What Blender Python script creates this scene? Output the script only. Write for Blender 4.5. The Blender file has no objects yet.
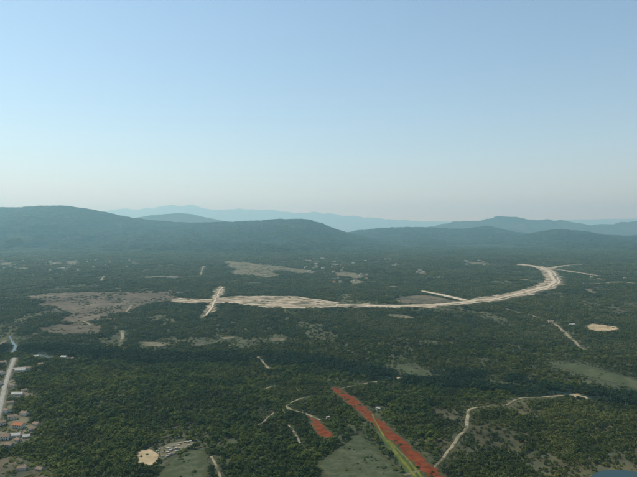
import bpy, bmesh, math, random
import numpy as np
from mathutils import Vector, Matrix
from mathutils.geometry import delaunay_2d_cdt

R = math.radians
rng = np.random.default_rng(7)
random.seed(7)
S = bpy.context.scene
COL = S.collection

# ------------------------------------------------------------------ camera
CAM_H = 300.0
FPX = 551.6                       # focal length in photograph pixels (637 x 477)
PITCH = math.atan(10.5 / FPX)     # horizon a little above the middle
cd = bpy.data.cameras.new('camera')
cd.sensor_fit = 'HORIZONTAL'; cd.sensor_width = 36.0
cd.lens = 36.0 * FPX / 637.0
cd.clip_start = 1.0; cd.clip_end = 200000.0
cam = bpy.data.objects.new('camera', cd); COL.objects.link(cam)
cam.location = (0, 0, CAM_H)
cam.rotation_euler = (math.pi / 2 - PITCH, 0, 0)
S.camera = cam

# ------------------------------------------------------------------ sky, sun, exposure
SUN_AZ, SUN_EL = R(-62.0), R(54.0)          # azimuth from the viewing direction, left is negative
w = bpy.data.worlds.new('World'); S.world = w; w.use_nodes = True
nt = w.node_tree; nt.nodes.clear()
sky = nt.nodes.new('ShaderNodeTexSky'); sky.sky_type = 'NISHITA'; sky.sun_disc = False
sky.sun_elevation = SUN_EL; sky.sun_rotation = SUN_AZ
sky.altitude = 300; sky.air_density = 1.05; sky.dust_density = 0.1; sky.ozone_density = 0.0
bg = nt.nodes.new('ShaderNodeBackground'); bg.inputs['Strength'].default_value = 0.134
wo = nt.nodes.new('ShaderNodeOutputWorld')
nt.links.new(sky.outputs[0], bg.inputs[0]); nt.links.new(bg.outputs[0], wo.inputs[0])
sd = bpy.data.lights.new('sun', 'SUN'); sd.energy = 3.7; sd.angle = R(0.5); sd.color = (1.0, 1.0, 0.86)
sun = bpy.data.objects.new('sun', sd); COL.objects.link(sun)
sdir = Vector((math.sin(SUN_AZ) * math.cos(SUN_EL), math.cos(SUN_AZ) * math.cos(SUN_EL), math.sin(SUN_EL)))
sun.rotation_euler = (-sdir).to_track_quat('-Z', 'Y').to_euler()
sun.location = (0, 0, 900)
vs = S.view_settings
vs.view_transform = 'Standard'; vs.look = 'None'; vs.gamma = 1.0; vs.use_curve_mapping = False
vs.exposure = 0.08
S.cycles.use_denoising = True
S.cycles.max_bounces = 6; S.cycles.diffuse_bounces = 3; S.cycles.volume_bounces = 4
S.cycles.transparent_max_bounces = 8

# ------------------------------------------------------------------ terrain function and helpers
def sstep(a, b, x):
    t = np.clip((x - a) / (b - a), 0, 1); return t * t * (3 - 2 * t)

def _hash(ix, iy, seed):
    n = (ix.astype(np.int64) * 374761393 + iy.astype(np.int64) * 668265263 + seed * 1442695041) & 0x7fffffff
    n = ((n ^ (n >> 13)) * 1274126177) & 0x7fffffff
    return ((n ^ (n >> 16)) & 0xffff) / 65535.0

def vnoise(x, y, seed=0):
    x = np.asarray(x, float); y = np.asarray(y, float)
    ix = np.floor(x); iy = np.floor(y); fx = x - ix; fy = y - iy
    fx = fx * fx * (3 - 2 * fx); fy = fy * fy * (3 - 2 * fy)
    a = _hash(ix, iy, seed); b = _hash(ix + 1, iy, seed); c = _hash(ix, iy + 1, seed); d = _hash(ix + 1, iy + 1, seed)
    return a + (b - a) * fx + (c - a) * fy + (a - b - c + d) * fx * fy

def fbm(x, y, o=4, seed=0):
    s = 0; a = 0.5; t = 0
    for k in range(o):
        s = s + a * vnoise(x, y, seed + k); t += a; a *= 0.5; x = x * 2.03 + 7.1; y = y * 2.03 + 3.7
    return s / t

_bx = np.array([-900, -760, -400, -150, 0, 100, 200, 320, 420, 520, 600, 900])
_by = np.array([1420, 1360, 1290, 1300, 1270, 1190, 1130, 1110, 1060, 1010, 965, 880])
def belt_y(x):
    return np.interp(x, _bx, _by)

def H(x, y):
    x = np.asarray(x, float); y = np.asarray(y, float)
    r = np.hypot(x, y); f = 1 - sstep(8000, 13000, r)
    z = 6 * np.sin(x / 330 + .6) * np.sin(y / 290 + 1.1) + 3.0 * np.sin(x / 170 + y / 210) + 2.0 * np.sin(x / 95 - y / 120 + 1)
    z = z - 9 * np.exp(-((y - belt_y(x)) / 150) ** 2) + 13 * sstep(1450, 2150, y)
    return z * f

cp, sp_ = math.cos(PITCH), math.sin(PITCH)
def raydir(u, v):
    a = u - 318.5; b = -(v - 238.5)
    return np.array([a, FPX * cp + b * sp_, b * cp - FPX * sp_]) / FPX
_T = np.geomspace(300, 30000, 6000)
def at(u, v):
    """point of the terrain that the photograph shows at pixel (u, v)"""
    d = raydir(u, v); X = d[0] * _T; Y = d[1] * _T; Z = CAM_H + d[2] * _T
    k = np.argmax(Z < H(X, Y))
    t = _T[k]
    if k > 0:
        g0 = CAM_H + d[2] * _T[k-1] - H(X[k-1], Y[k-1]); g1 = Z[k] - H(X[k], Y[k])
        t = _T[k-1] + (t - _T[k-1]) * g0 / (g0 - g1)
    return np.array([d[0] * t, d[1] * t])
def ats(pts): return np.array([at(*p) for p in pts])
def proj(x, y, z):
    dy = y * cp - (z - CAM_H) * sp_; dz = y * sp_ + (z - CAM_H) * cp
    return 318.5 + FPX * x / dy, 238.5 - FPX * dz / dy

def inpoly(px, py, poly):
    px = np.asarray(px); py = np.asarray(py); r = np.zeros(px.shape, bool); n = len(poly)
    for i in range(n):
        x0, y0 = poly[i]; x1, y1 = poly[(i + 1) % n]
        if y0 == y1: continue
        c = ((y0 > py) != (y1 > py)) & (px < (x1 - x0) * (py - y0) / (y1 - y0) + x0)
        r ^= c
    return r
def dline(px, py, line):
    d = np.full(np.shape(px), 1e9)
    for (x0, y0), (x1, y1) in zip(line[:-1], line[1:]):
        vx, vy = x1 - x0, y1 - y0; L = vx * vx + vy * vy + 1e-9
        t = np.clip(((px - x0) * vx + (py - y0) * vy) / L, 0, 1)
        d = np.minimum(d, np.hypot(px - x0 - t * vx, py - y0 - t * vy))
    return d
def dpoly(px, py, poly):
    return np.where(inpoly(px, py, poly), 0.0, dline(px, py, np.vstack([poly, poly[:1]])))

# ------------------------------------------------------------------ materials
def new_mat(name):
    m = bpy.data.materials.new(name); m.use_nodes = True
    n = m.node_tree; b = n.nodes['Principled BSDF']
    return m, n, b
def noise_mat(name, c1, c2, scale, rough=0.9, detail=6, bump=0.0, bscale=None, c3=None, scale3=None, t3=(0.55, 0.7), spec=0.08, edge=None):
    m, n, b = new_mat(name)
    b.inputs['Roughness'].default_value = rough; b.inputs['Specular IOR Level'].default_value = spec
    g = n.nodes.new('ShaderNodeNewGeometry')
    t = n.nodes.new('ShaderNodeTexNoise'); t.inputs['Scale'].default_value = scale; t.inputs['Detail'].default_value = detail
    n.links.new(g.outputs['Position'], t.inputs['Vector'])
    r = n.nodes.new('ShaderNodeValToRGB'); r.color_ramp.elements[0].position = .36; r.color_ramp.elements[1].position = .64
    r.color_ramp.elements[0].color = (*c1, 1); r.color_ramp.elements[1].color = (*c2, 1)
    n.links.new(t.outputs['Fac'], r.inputs[0]); out = r.outputs[0]
    if c3:
        t3n = n.nodes.new('ShaderNodeTexNoise'); t3n.inputs['Scale'].default_value = scale3; t3n.inputs['Detail'].default_value = 5
        n.links.new(g.outputs['Position'], t3n.inputs['Vector'])
        mr = n.nodes.new('ShaderNodeMapRange'); mr.inputs['From Min'].default_value = t3[0]; mr.inputs['From Max'].default_value = t3[1]
        n.links.new(t3n.outputs['Fac'], mr.inputs['Value'])
        mx = n.nodes.new('ShaderNodeMix'); mx.data_type = 'RGBA'
        n.links.new(mr.outputs[0], mx.inputs['Factor']); n.links.new(out, mx.inputs['A']); mx.inputs['B'].default_value = (*c3, 1)
        out = mx.outputs['Result']
    if edge:        # the bare surface gives way to grass and low growth towards its rim
        ea = n.nodes.new('ShaderNodeAttribute'); ea.attribute_name = 'edge'
        en = n.nodes.new('ShaderNodeTexNoise'); en.inputs['Scale'].default_value = edge; en.inputs['Detail'].default_value = 7; en.inputs['Roughness'].default_value = .65
        n.links.new(g.outputs['Position'], en.inputs['Vector'])
        em = n.nodes.new('ShaderNodeMath'); em.operation = 'MULTIPLY_ADD'; em.inputs[1].default_value = 2.6; em.inputs[2].default_value = -1.55
        n.links.new(en.outputs['Fac'], em.inputs[0])
        es = n.nodes.new('ShaderNodeMath'); es.operation = 'MULTIPLY_ADD'; es.inputs[1].default_value = 1.55
        n.links.new(ea.outputs['Fac'], es.inputs[0]); n.links.new(em.outputs[0], es.inputs[2])
        er = n.nodes.new('ShaderNodeMapRange'); er.inputs['From Min'].default_value = 0.0; er.inputs['From Max'].default_value = .45
        n.links.new(es.outputs[0], er.inputs['Value'])
        ex = n.nodes.new('ShaderNodeMix'); ex.data_type = 'RGBA'; n.links.new(er.outputs[0], ex.inputs['Factor'])
        ex.inputs['A'].default_value = (.055, .058, .026, 1); n.links.new(out, ex.inputs['B']); out = ex.outputs['Result']
    n.links.new(out, b.inputs['Base Color'])
    if bump:
        t2 = n.nodes.new('ShaderNodeTexNoise'); t2.inputs['Scale'].default_value = bscale or scale * 3; t2.inputs['Detail'].default_value = 5
        n.links.new(g.outputs['Position'], t2.inputs['Vector'])
        bp = n.nodes.new('ShaderNodeBump'); bp.inputs['Strength'].default_value = 1.0; bp.inputs['Distance'].default_value = bump
        n.links.new(t2.outputs['Fac'], bp.inputs['Height']); n.links.new(bp.outputs[0], b.inputs['Normal'])
    return m
def leaf_mat(name, c1, c2, c3):
    """leaves: colour from each tree's own tint, then noise inside the crown"""
    m, n, b = new_mat(name)
    b.inputs['Roughness'].default_value = 0.75; b.inputs['Specular IOR Level'].default_value = 0.2
    oi = n.nodes.new('ShaderNodeObjectInfo'); g = n.nodes.new('ShaderNodeNewGeometry')
    t = n.nodes.new('ShaderNodeTexNoise'); t.inputs['Scale'].default_value = 0.022; t.inputs['Detail'].default_value = 4
    n.links.new(g.outputs['Position'], t.inputs['Vector'])
    a = n.nodes.new('ShaderNodeMath'); a.operation = 'MULTIPLY_ADD'; a.inputs[1].default_value = 0.55
    n.links.new(oi.outputs['Random'], a.inputs[0])
    tb = n.nodes.new('ShaderNodeTexNoise'); tb.inputs['Scale'].default_value = 0.0035; tb.inputs['Detail'].default_value = 4
    n.links.new(g.outputs['Position'], tb.inputs['Vector'])
    ad = n.nodes.new('ShaderNodeMath'); ad.operation = 'ADD'; n.links.new(t.outputs['Fac'], ad.inputs[0]); n.links.new(tb.outputs['Fac'], ad.inputs[1])
    s = n.nodes.new('ShaderNodeMath'); s.operation = 'MULTIPLY_ADD'; s.inputs[1].default_value = 2.0; s.inputs[2].default_value = -1.80
    n.links.new(ad.outputs[0], s.inputs[0]); n.links.new(s.outputs[0], a.inputs[2])
    r = n.nodes.new('ShaderNodeValToRGB'); e = r.color_ramp.elements
    e[0].position = 0.05; e[0].color = (*c1, 1); e[1].position = 0.95; e[1].color = (*c3, 1)
    k = e.new(0.5); k.color = (*c2, 1)
    n.links.new(a.outputs[0], r.inputs[0]); n.links.new(r.outputs[0], b.inputs['Base Color'])
    return m

M = {}
M['leaf'] = leaf_mat('woodland_leaves', (.022, .038, .005), (.052, .076, .008), (.112, .128, .018))
M['belt'] = leaf_mat('riverside_leaves', (.013, .030, .010), (.022, .042, .012), (.035, .056, .016))
M['scrub'] = leaf_mat('scrub_leaves', (.024, .037, .006), (.052, .066, .009), (.104, .106, .020))
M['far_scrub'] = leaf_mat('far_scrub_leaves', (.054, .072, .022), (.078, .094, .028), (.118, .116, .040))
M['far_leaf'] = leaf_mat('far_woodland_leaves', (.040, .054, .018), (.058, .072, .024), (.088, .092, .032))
M['bark'] = noise_mat('bark', (.07, .055, .04), (.13, .11, .085), 4, bump=.02)
M['dirt'] = noise_mat('pale_earth', (.27, .20, .13), (.46, .36, .255), .035, bump=.4, bscale=.15, c3=(.095, .09, .05), scale3=.022, t3=(.47, .62), edge=0.03)
M['gravel'] = noise_mat('pale_gravel', (.38, .30, .205), (.56, .465, .34), .06, bump=.1, bscale=.5, c3=(.30, .25, .2), scale3=.025, t3=(.6, .72), edge=0.035)
M['track'] = noise_mat('track_dust', (.20, .165, .105), (.33, .27, .175), .15, bump=.05, c3=(.085, .08, .038), scale3=.05, t3=(.47, .62), edge=0.1)
M['asphalt'] = noise_mat('worn_asphalt', (.24, .22, .18), (.32, .295, .25), .2, bump=.02, rough=.85)
M['red'] = noise_mat('red_ground', (.115, .020, .006), (.200, .046, .014), .12, bump=.2, bscale=.5, c3=(.085, .055, .02), scale3=.09, t3=(.52, .70), edge=0.12)
M['yellow_band'] = noise_mat('yellow_band', (.085, .10, .018), (.18, .155, .03), .1, bump=.2, bscale=1.0, edge=0.15)
M['green_band'] = noise_mat('green_cover', (.05, .085, .02), (.085, .11, .028), .1, bump=.2, bscale=1.0, edge=0.15)
M['grey_field'] = noise_mat('grey_green_field', (.050, .060, .028), (.098, .100, .056), .14, bump=.5, bscale=.35, c3=(.045, .055, .02), scale3=.07, t3=(.5, .66), edge=0.06)
M['green_field'] = noise_mat('green_field', (.052, .062, .028), (.078, .084, .040), .03, bump=.15, c3=(.105, .10, .05), scale3=.015, edge=0.05)
M['tan_field'] = noise_mat('dry_field', (.115, .098, .055), (.19, .16, .10), .03, bump=.15, c3=(.11, .10, .065), scale3=.02, edge=0.03)
M['brown_field'] = noise_mat('brown_scrub_ground', (.10, .078, .048), (.165, .13, .085), .02, bump=.3, bscale=.2, c3=(.062, .065, .042), scale3=.012, t3=(.48, .66), edge=0.05)
M['sand'] = noise_mat('sand', (.30, .22, .125), (.46, .35, .21), .05, bump=.15, c3=(.28, .21, .14), scale3=.03, edge=0.08)
M['line'] = noise_mat('road_paint', (.7, .7, .68), (.8, .8, .78), 1)
M['plaster'] = noise_mat('white_plaster', (.58, .53, .44), (.70, .65, .56), .5)
M['cream'] = noise_mat('cream_plaster', (.50, .44, .34), (.60, .54, .43), .5)
M['stonewall'] = noise_mat('grey_render', (.34, .33, .30), (.44, .42, .39), .5)
M['roof'] = noise_mat('orange_tiles', (.32, .115, .055), (.44, .18, .09), .8)
M['roof_old'] = noise_mat('weathered_tiles', (.19, .135, .095), (.29, .20, .14), .8)
M['roof_grey'] = noise_mat('pale_sheet_roof', (.30, .28, .24), (.44, .41, .36), .5, rough=.5)
M['door'] = noise_mat('wood_door', (.09, .05, .03), (.14, .08, .05), 2)
M['stone'] = noise_mat('pale_stone', (.24, .21, .165), (.46, .42, .35), .4, bump=.05)
m, n_, b_ = new_mat('window_glass'); b_.inputs['Base Color'].default_value = (.03, .035, .04, 1); b_.inputs['Roughness'].default_value = .08; M['glass'] = m
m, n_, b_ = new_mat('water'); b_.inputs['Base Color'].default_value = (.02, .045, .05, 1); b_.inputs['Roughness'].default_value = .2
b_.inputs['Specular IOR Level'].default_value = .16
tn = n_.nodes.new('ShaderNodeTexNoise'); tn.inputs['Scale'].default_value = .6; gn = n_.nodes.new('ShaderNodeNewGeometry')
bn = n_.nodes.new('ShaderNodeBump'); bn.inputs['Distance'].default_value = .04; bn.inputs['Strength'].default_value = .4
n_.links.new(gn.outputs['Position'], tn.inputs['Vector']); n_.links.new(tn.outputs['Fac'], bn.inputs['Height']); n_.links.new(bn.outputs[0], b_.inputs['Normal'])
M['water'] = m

# hills: dense maquis, paler rock and gullies
def hill_mat(name, c1, c2, rock, sc):
    m, n, b = new_mat(name); b.inputs['Roughness'].default_value = .95; b.inputs['Specular IOR Level'].default_value = .1
    g = n.nodes.new('ShaderNodeNewGeometry')
    def nz(s, d=8):
        t = n.nodes.new('ShaderNodeTexNoise'); t.inputs['Scale'].default_value = s; t.inputs['Detail'].default_value = d
        n.links.new(g.outputs['Position'], t.inputs['Vector']); return t
    t1 = nz(sc); r = n.nodes.new('ShaderNodeValToRGB'); r.color_ramp.elements[0].position = .35; r.color_ramp.elements[1].position = .65
    r.color_ramp.elements[0].color = (*c1, 1); r.color_ramp.elements[1].color = (*c2, 1); n.links.new(t1.outputs['Fac'], r.inputs[0])
    t2 = nz(sc * 3.3, 10); mr = n.nodes.new('ShaderNodeMapRange'); mr.inputs['From Min'].default_value = .56; mr.inputs['From Max'].default_value = .74
    n.links.new(t2.outputs['Fac'], mr.inputs['Value'])
    mx = n.nodes.new('ShaderNodeMix'); mx.data_type = 'RGBA'; n.links.new(mr.outputs[0], mx.inputs['Factor'])
    n.links.new(r.outputs[0], mx.inputs['A']); mx.inputs['B'].default_value = (*rock, 1)
    n.links.new(mx.outputs['Result'], b.inputs['Base Color'])
    t3 = nz(.035, 4); bp = n.nodes.new('ShaderNodeBump'); bp.inputs['Distance'].default_value = 7; bp.inputs['Strength'].default_value = .8
    n.links.new(t3.outputs['Fac'], bp.inputs['Height']); n.links.new(bp.outputs[0], b.inputs['Normal'])
    return m
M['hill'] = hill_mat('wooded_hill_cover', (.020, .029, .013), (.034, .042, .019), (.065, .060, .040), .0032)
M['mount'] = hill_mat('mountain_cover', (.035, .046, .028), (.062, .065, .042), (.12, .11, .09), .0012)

# ground: soil and low growth, its colour patches given per place
m, n, b = new_mat('ground_cover'); b.inputs['Roughness'].default_value = .95; b.inputs['Specular IOR Level'].default_value = .1
at_ = n.nodes.new('ShaderNodeAttribute'); at_.attribute_name = 'soil'
g = n.nodes.new('ShaderNodeNewGeometry')
t1 = n.nodes.new('ShaderNodeTexNoise'); t1.inputs['Scale'].default_value = .02; t1.inputs['Detail'].default_value = 9; t1.inputs['Roughness'].default_value = .65
t2 = n.nodes.new('ShaderNodeTexNoise'); t2.inputs['Scale'].default_value = .0035; t2.inputs['Detail'].default_value = 5
for t in (t1, t2): n.links.new(g.outputs['Position'], t.inputs['Vector'])
mr = n.nodes.new('ShaderNodeMapRange'); mr.inputs['From Min'].default_value = .33; mr.inputs['From Max'].default_value = .7
mr.inputs['To Min'].default_value = .55; mr.inputs['To Max'].default_value = 1.5
n.links.new(t1.outputs['Fac'], mr.inputs['Value'])
mr2 = n.nodes.new('ShaderNodeMapRange'); mr2.inputs['From Min'].default_value = .35; mr2.inputs['From Max'].default_value = .65
mr2.inputs['To Min'].default_value = .8; mr2.inputs['To Max'].default_value = 1.2
n.links.new(t2.outputs['Fac'], mr2.inputs['Value'])
mm = n.nodes.new('ShaderNodeMath'); mm.operation = 'MULTIPLY'; n.links.new(mr.outputs[0], mm.inputs[0]); n.links.new(mr2.outputs[0], mm.inputs[1])
vm = n.nodes.new('ShaderNodeVectorMath'); vm.operation = 'SCALE'; n.links.new(at_.outputs['Color'], vm.inputs[0]); n.links.new(mm.outputs[0], vm.inputs['Scale'])
n.links.new(vm.outputs[0], b.inputs['Base Color'])
t3 = n.nodes.new('ShaderNodeTexNoise'); t3.inputs['Scale'].default_value = .12; t3.inputs['Detail'].default_value = 4; n.links.new(g.outputs['Position'], t3.inputs['Vector'])
bp = n.nodes.new('ShaderNodeBump'); bp.inputs['Distance'].default_value = 2.0; bp.inputs['Strength'].default_value = .7
n.links.new(t3.outputs['Fac'], bp.inputs['Height']); n.links.new(bp.outputs[0], b.inputs['Normal'])
M['ground'] = m

# ------------------------------------------------------------------ mesh helpers
def link(name, verts, faces, mats, parent=None, smooth=False, midx=None):
    me = bpy.data.meshes.new(name); me.from_pydata([tuple(map(float, v)) for v in verts], [], faces)
    for mt in (mats if isinstance(mats, (list, tuple)) else [mats]): me.materials.append(mt)
    if midx is not None: me.polygons.foreach_set('material_index', midx)
    if smooth: me.polygons.foreach_set('use_smooth', [True] * len(me.polygons))
    me.update()
    o = bpy.data.objects.new(name, me); COL.objects.link(o)
    if parent: o.parent = parent
    return o
def tag(o, label=None, cat=None, group=None, kind=None):
    if label: o['label'] = label
    if cat: o['category'] = cat
    if group: o['group'] = group
    if kind: o['kind'] = kind
    return o
def grid_faces(nu, nv, wrap=False):
    i = np.arange(nu - (0 if wrap else 1)); j = np.arange(nv - 1)
    I, J = np.meshgrid(i, j, indexing='ij'); I2 = (I + 1) % nu
    return np.stack([I * nv + J, I2 * nv + J, I2 * nv + J + 1, I * nv + J + 1], -1).reshape(-1, 4)
def link_np(name, V, F, mat, smooth=True):
    me = bpy.data.meshes.new(name)
    me.vertices.add(len(V)); me.vertices.foreach_set('co', V.astype(np.float32).ravel())
    k = F.shape[1]
    me.loops.add(F.size); me.loops.foreach_set('vertex_index', F.astype(np.int32).ravel())
    me.polygons.add(len(F)); me.polygons.foreach_set('loop_start', np.arange(0, F.size, k, dtype=np.int32))
    me.polygons.foreach_set('use_smooth', np.full(len(F), smooth))
    me.materials.append(mat); me.update(calc_edges=True); me.validate()
    o = bpy.data.objects.new(name, me); COL.objects.link(o); return o

AVOID = []      # (kind, geometry, clear distance, low-growth distance): where no trees stand
RAISE = 0.45
def wobble(line, amp, step):
    """resample a world polyline and give it a natural wander"""
    P = [np.array(line[0], float)]
    for a, c in zip(line[:-1], line[1:]):
        a = np.array(a, float); c = np.array(c, float)
        n = max(1, int(np.hypot(*(c - a)) / step))
        for k in range(1, n + 1): P.append(a + (c - a) * k / n)
    P = np.array(P)
    for _ in range(3):
        if len(P) > 4: P[1:-1] = .25 * P[:-2] + .5 * P[1:-1] + .25 * P[2:]
    t = np.gradient(P, axis=0); t /= np.linalg.norm(t, axis=1)[:, None] + 1e-9
    nrm = np.stack([-t[:, 1], t[:, 0]], 1)
    s = np.arange(len(P)) * step
    return P + nrm * ((fbm(s / (step * 5), s * 0 + amp * 3.3, 3, 5) - .5) * 2 * amp)[:, None]
def strip(name, pts, width, mat, raise_=RAISE, amp=1.0, step=8.0, wn=.25, low=12.0, kind='structure', world=False, clear=1.5, flat=False):
    L = np.array(pts, float) if world else ats(pts)
    W = np.array(width, float) if hasattr(width, '__len__') else np.full(len(L), width)
    s0 = np.concatenate([[0], np.cumsum(np.hypot(*np.diff(L, axis=0).T))])
    P = wobble(L, amp, step)
    s1 = np.concatenate([[0], np.cumsum(np.hypot(*np.diff(P, axis=0).T))]); s1 = s1 / s1[-1] * s0[-1]
    Wd = np.interp(s1, s0, W) * (1 + wn * 2 * (fbm(s1 / 25, s1 * 0 + 3.1, 3, 9) - .5))
    t = np.gradient(P, axis=0); t /= np.linalg.norm(t, axis=1)[:, None] + 1e-9
    nrm = np.stack([-t[:, 1], t[:, 0]], 1)
    V = []; cs = [(-.5, -1.6, 1), (-.5, 0, 0), (-.25, .06, 0), (0, .1, 0), (.25, .06, 0), (.5, 0, 0), (.5, -1.6, 1)]
    for k in range(len(P)):
        for c, dz, sk in cs:
            off = c * Wd[k] * (1 + (wn * (fbm(s1[k] / 12, 7.7 + c * 5, 2, 3) - .5) if abs(c) == .5 else 0)) + (np.sign(c) * 1.2 if sk else 0)
            q = P[k] + nrm[k] * off
            zz = H(P[k][0], P[k][1]) if flat else H(q[0], q[1])
            V.append((q[0], q[1], zz + raise_ + dz))
    F = grid_faces(len(P), len(cs))
    o = link_np(name, np.array(V), F, mat)
    ed = o.data.attributes.new('edge', 'FLOAT', 'POINT'); ed.data.foreach_set('value', np.tile(np.array([0, .35, .8, 1, .8, .35, 0], np.float32), len(P)))
    o['kind'] = kind
    AVOID.append(('line', P, float(W.max()) / 2 + clear, low, 0.0))
    return o
def patch(name, pts, mat, raise_=RAISE, step=10.0, amp=2.5, low=14.0, kind='structure', clear=0.0, world=False, avoid=True, relief=0.0, grow=.10, feather=None):
    L = np.array(pts, float) if world else ats(pts)
    ring = np.vstack([L, L[:1]])
    P = []; step = step * .6
    for a, c in zip(ring[:-1], ring[1:]):
        n = max(1, int(np.hypot(*(c - a)) / step))
        for k in range(n): P.append(a + (c - a) * k / n)
    P = np.array(P)
    P = P + amp * 2 * np.stack([fbm(P[:, 0] / (4 * step), P[:, 1] / (4 * step), 4, 21) - .5, fbm(P[:, 0] / (4 * step), P[:, 1] / (4 * step), 4, 22) - .5], 1) * 2.6
    x0, y0 = P.min(0); x1, y1 = P.max(0); st = max(step * .9, (x1 - x0) / 90)
    gx, gy = np.meshgrid(np.arange(x0, x1, st), np.arange(y0, y1, st)); gx = gx.ravel(); gy = gy.ravel()
    gx = gx + rng.uniform(-.25, .25, gx.shape) * st; gy = gy + rng.uniform(-.25, .25, gy.shape) * st
    ok = inpoly(gx, gy, P) & (dline(gx, gy, np.vstack([P, P[:1]])) > st * .4)
    verts = [Vector(p) for p in P] + [Vector((a, c)) for a, c in zip(gx[ok], gy[ok])]
    n = len(P)
    ov, oe, of, *_ = delaunay_2d_cdt(verts, [], [list(range(n))], 1, 1e-4)
    V = np.array([(v.x, v.y) for v in ov])
    Z = H(V[:, 0], V[:, 1]) + raise_
    if relief: Z = Z + relief * (fbm(V[:, 0] / 14, V[:, 1] / 14, 3, 41)) * np.clip(dline(V[:, 0], V[:, 1], np.vstack([P, P[:1]])) / 6, 0, 1)
    verts3 = [(a, c, z) for (a, c), z in zip(V, Z)]
    faces = [list(f) for f in of]
    cnt = {}
    for f in faces:
        for a, c in zip(f, f[1:] + f[:1]): cnt[(a, c)] = 1
    cen = V.mean(0)
    rim = {}
    def low_v(i):
        if i not in rim:
            rim[i] = len(verts3); d = V[i] - cen; d = d / (np.linalg.norm(d) + 1e-9)
            verts3.append((V[i][0] + d[0] * 1.0, V[i][1] + d[1] * 1.0, Z[i] - 1.8))
        return rim[i]
    for a, c in list(cnt):
        if (c, a) not in cnt:
            faces.append([c, a, low_v(a), low_v(c)])
    o = link(name, verts3, faces, mat, smooth=False); o['kind'] = kind
    dist = np.hypot(*cen); fe = max(5.0, min(dist / 110, .30 * min(x1 - x0, y1 - y0))) if feather is None else feather
    ev = np.zeros(len(verts3), np.float32); ev[:len(V)] = np.clip(dline(V[:, 0], V[:, 1], np.vstack([P, P[:1]])) / fe, 0, 1)
    ed = o.data.attributes.new('edge', 'FLOAT', 'POINT'); ed.data.foreach_set('value', ev)
    if avoid: AVOID.append(('poly', P, clear, low, grow))
    return o

# ------------------------------------------------------------------ ground sheet
ang = np.concatenate([np.linspace(-180, -40, 40, endpoint=False), np.linspace(-40, 40, 620, endpoint=False), np.linspace(40, 180, 40, endpoint=False)])
rad = np.concatenate([[1, 60, 150, 260, 340], np.geomspace(400, 9000, 420), np.geomspace(9300, 70000, 50)])
A, Rr = np.meshgrid(np.radians(ang), rad, indexing='ij')
GX = (np.sin(A) * Rr).ravel(); GY = (np.cos(A) * Rr).ravel(); GZ = H(GX, GY)
ground = link_np('ground', np.stack([GX, GY, GZ], 1), grid_faces(len(ang), len(rad), True)[:, ::-1], M['ground'])
tag(ground, kind='structure')
soil = np.empty((len(GX), 4), np.float32); soil[:, 3] = 1
n1 = fbm(GX / 220, GY / 260, 5, 31)[:, None]
soil[:, :3] = np.array([.052, .060, .032]) * (1 - n1) + np.array([.085, .080, .045]) * n1
op = (sstep(1300, 1700, GY) * (1 - sstep(.31, .40, fbm(GX / 95, GY / 150, 4, 203))))[:, None]
soil[:, :3] = soil[:, :3] * (1 - .8 * op) + np.array([.074, .074, .038]) * .8 * op
fardark = sstep(4600, 5600, np.hypot(GX, GY))[:, None]
soil[:, :3] = soil[:, :3] * (1 - fardark) + np.array([.032, .042, .019]) * fardark
def zone(pts, col, soft, mix=1.0, thr=None, sc=60, wid=.12):
    P = ats(pts); d = dpoly(GX, GY, P)
    f = mix * (1 - sstep(0, soft, d))
    if thr is not None: f = f * sstep(thr - wid, thr + wid, fbm(GX / sc, GY / sc, 4, 77))
    soil[:, :3] = soil[:, :3] * (1 - f[:, None]) + np.array(col) * f[:, None]
    return P
# brown open ground left of the earthworks, dry maquis at lower right, pale strips near the far villages
Z_BROWN = zone([(18, 297), (50, 293), (110, 292), (160, 293), (178, 297), (178, 301), (150, 304), (130, 310), (100, 318), (75, 324), (58, 322), (72, 314), (52, 306), (38, 300)], (.118, .092, .062), 140, .97, .10, 110, .2)
Z_BROWN2 = zone([(35, 330), (60, 324), (104, 326), (100, 334), (66, 337)], (.100, .080, .052), 80, .9, .28, 80, .22)
Z_MAQ = zone([(440, 405), (560, 400), (660, 404), (660, 480), (436, 480)], (.085, .074, .036), 50, .9, .46, 30, .2)
zone([(600, 283), (660, 280), (660, 330), (560, 318), (560, 300)], (.09, .075, .055), 60, .6, .45, 90)
ca = ground.data.color_attributes.new('soil', 'FLOAT_COLOR', 'POINT'); ca.data.foreach_set('color', soil.ravel())

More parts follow.
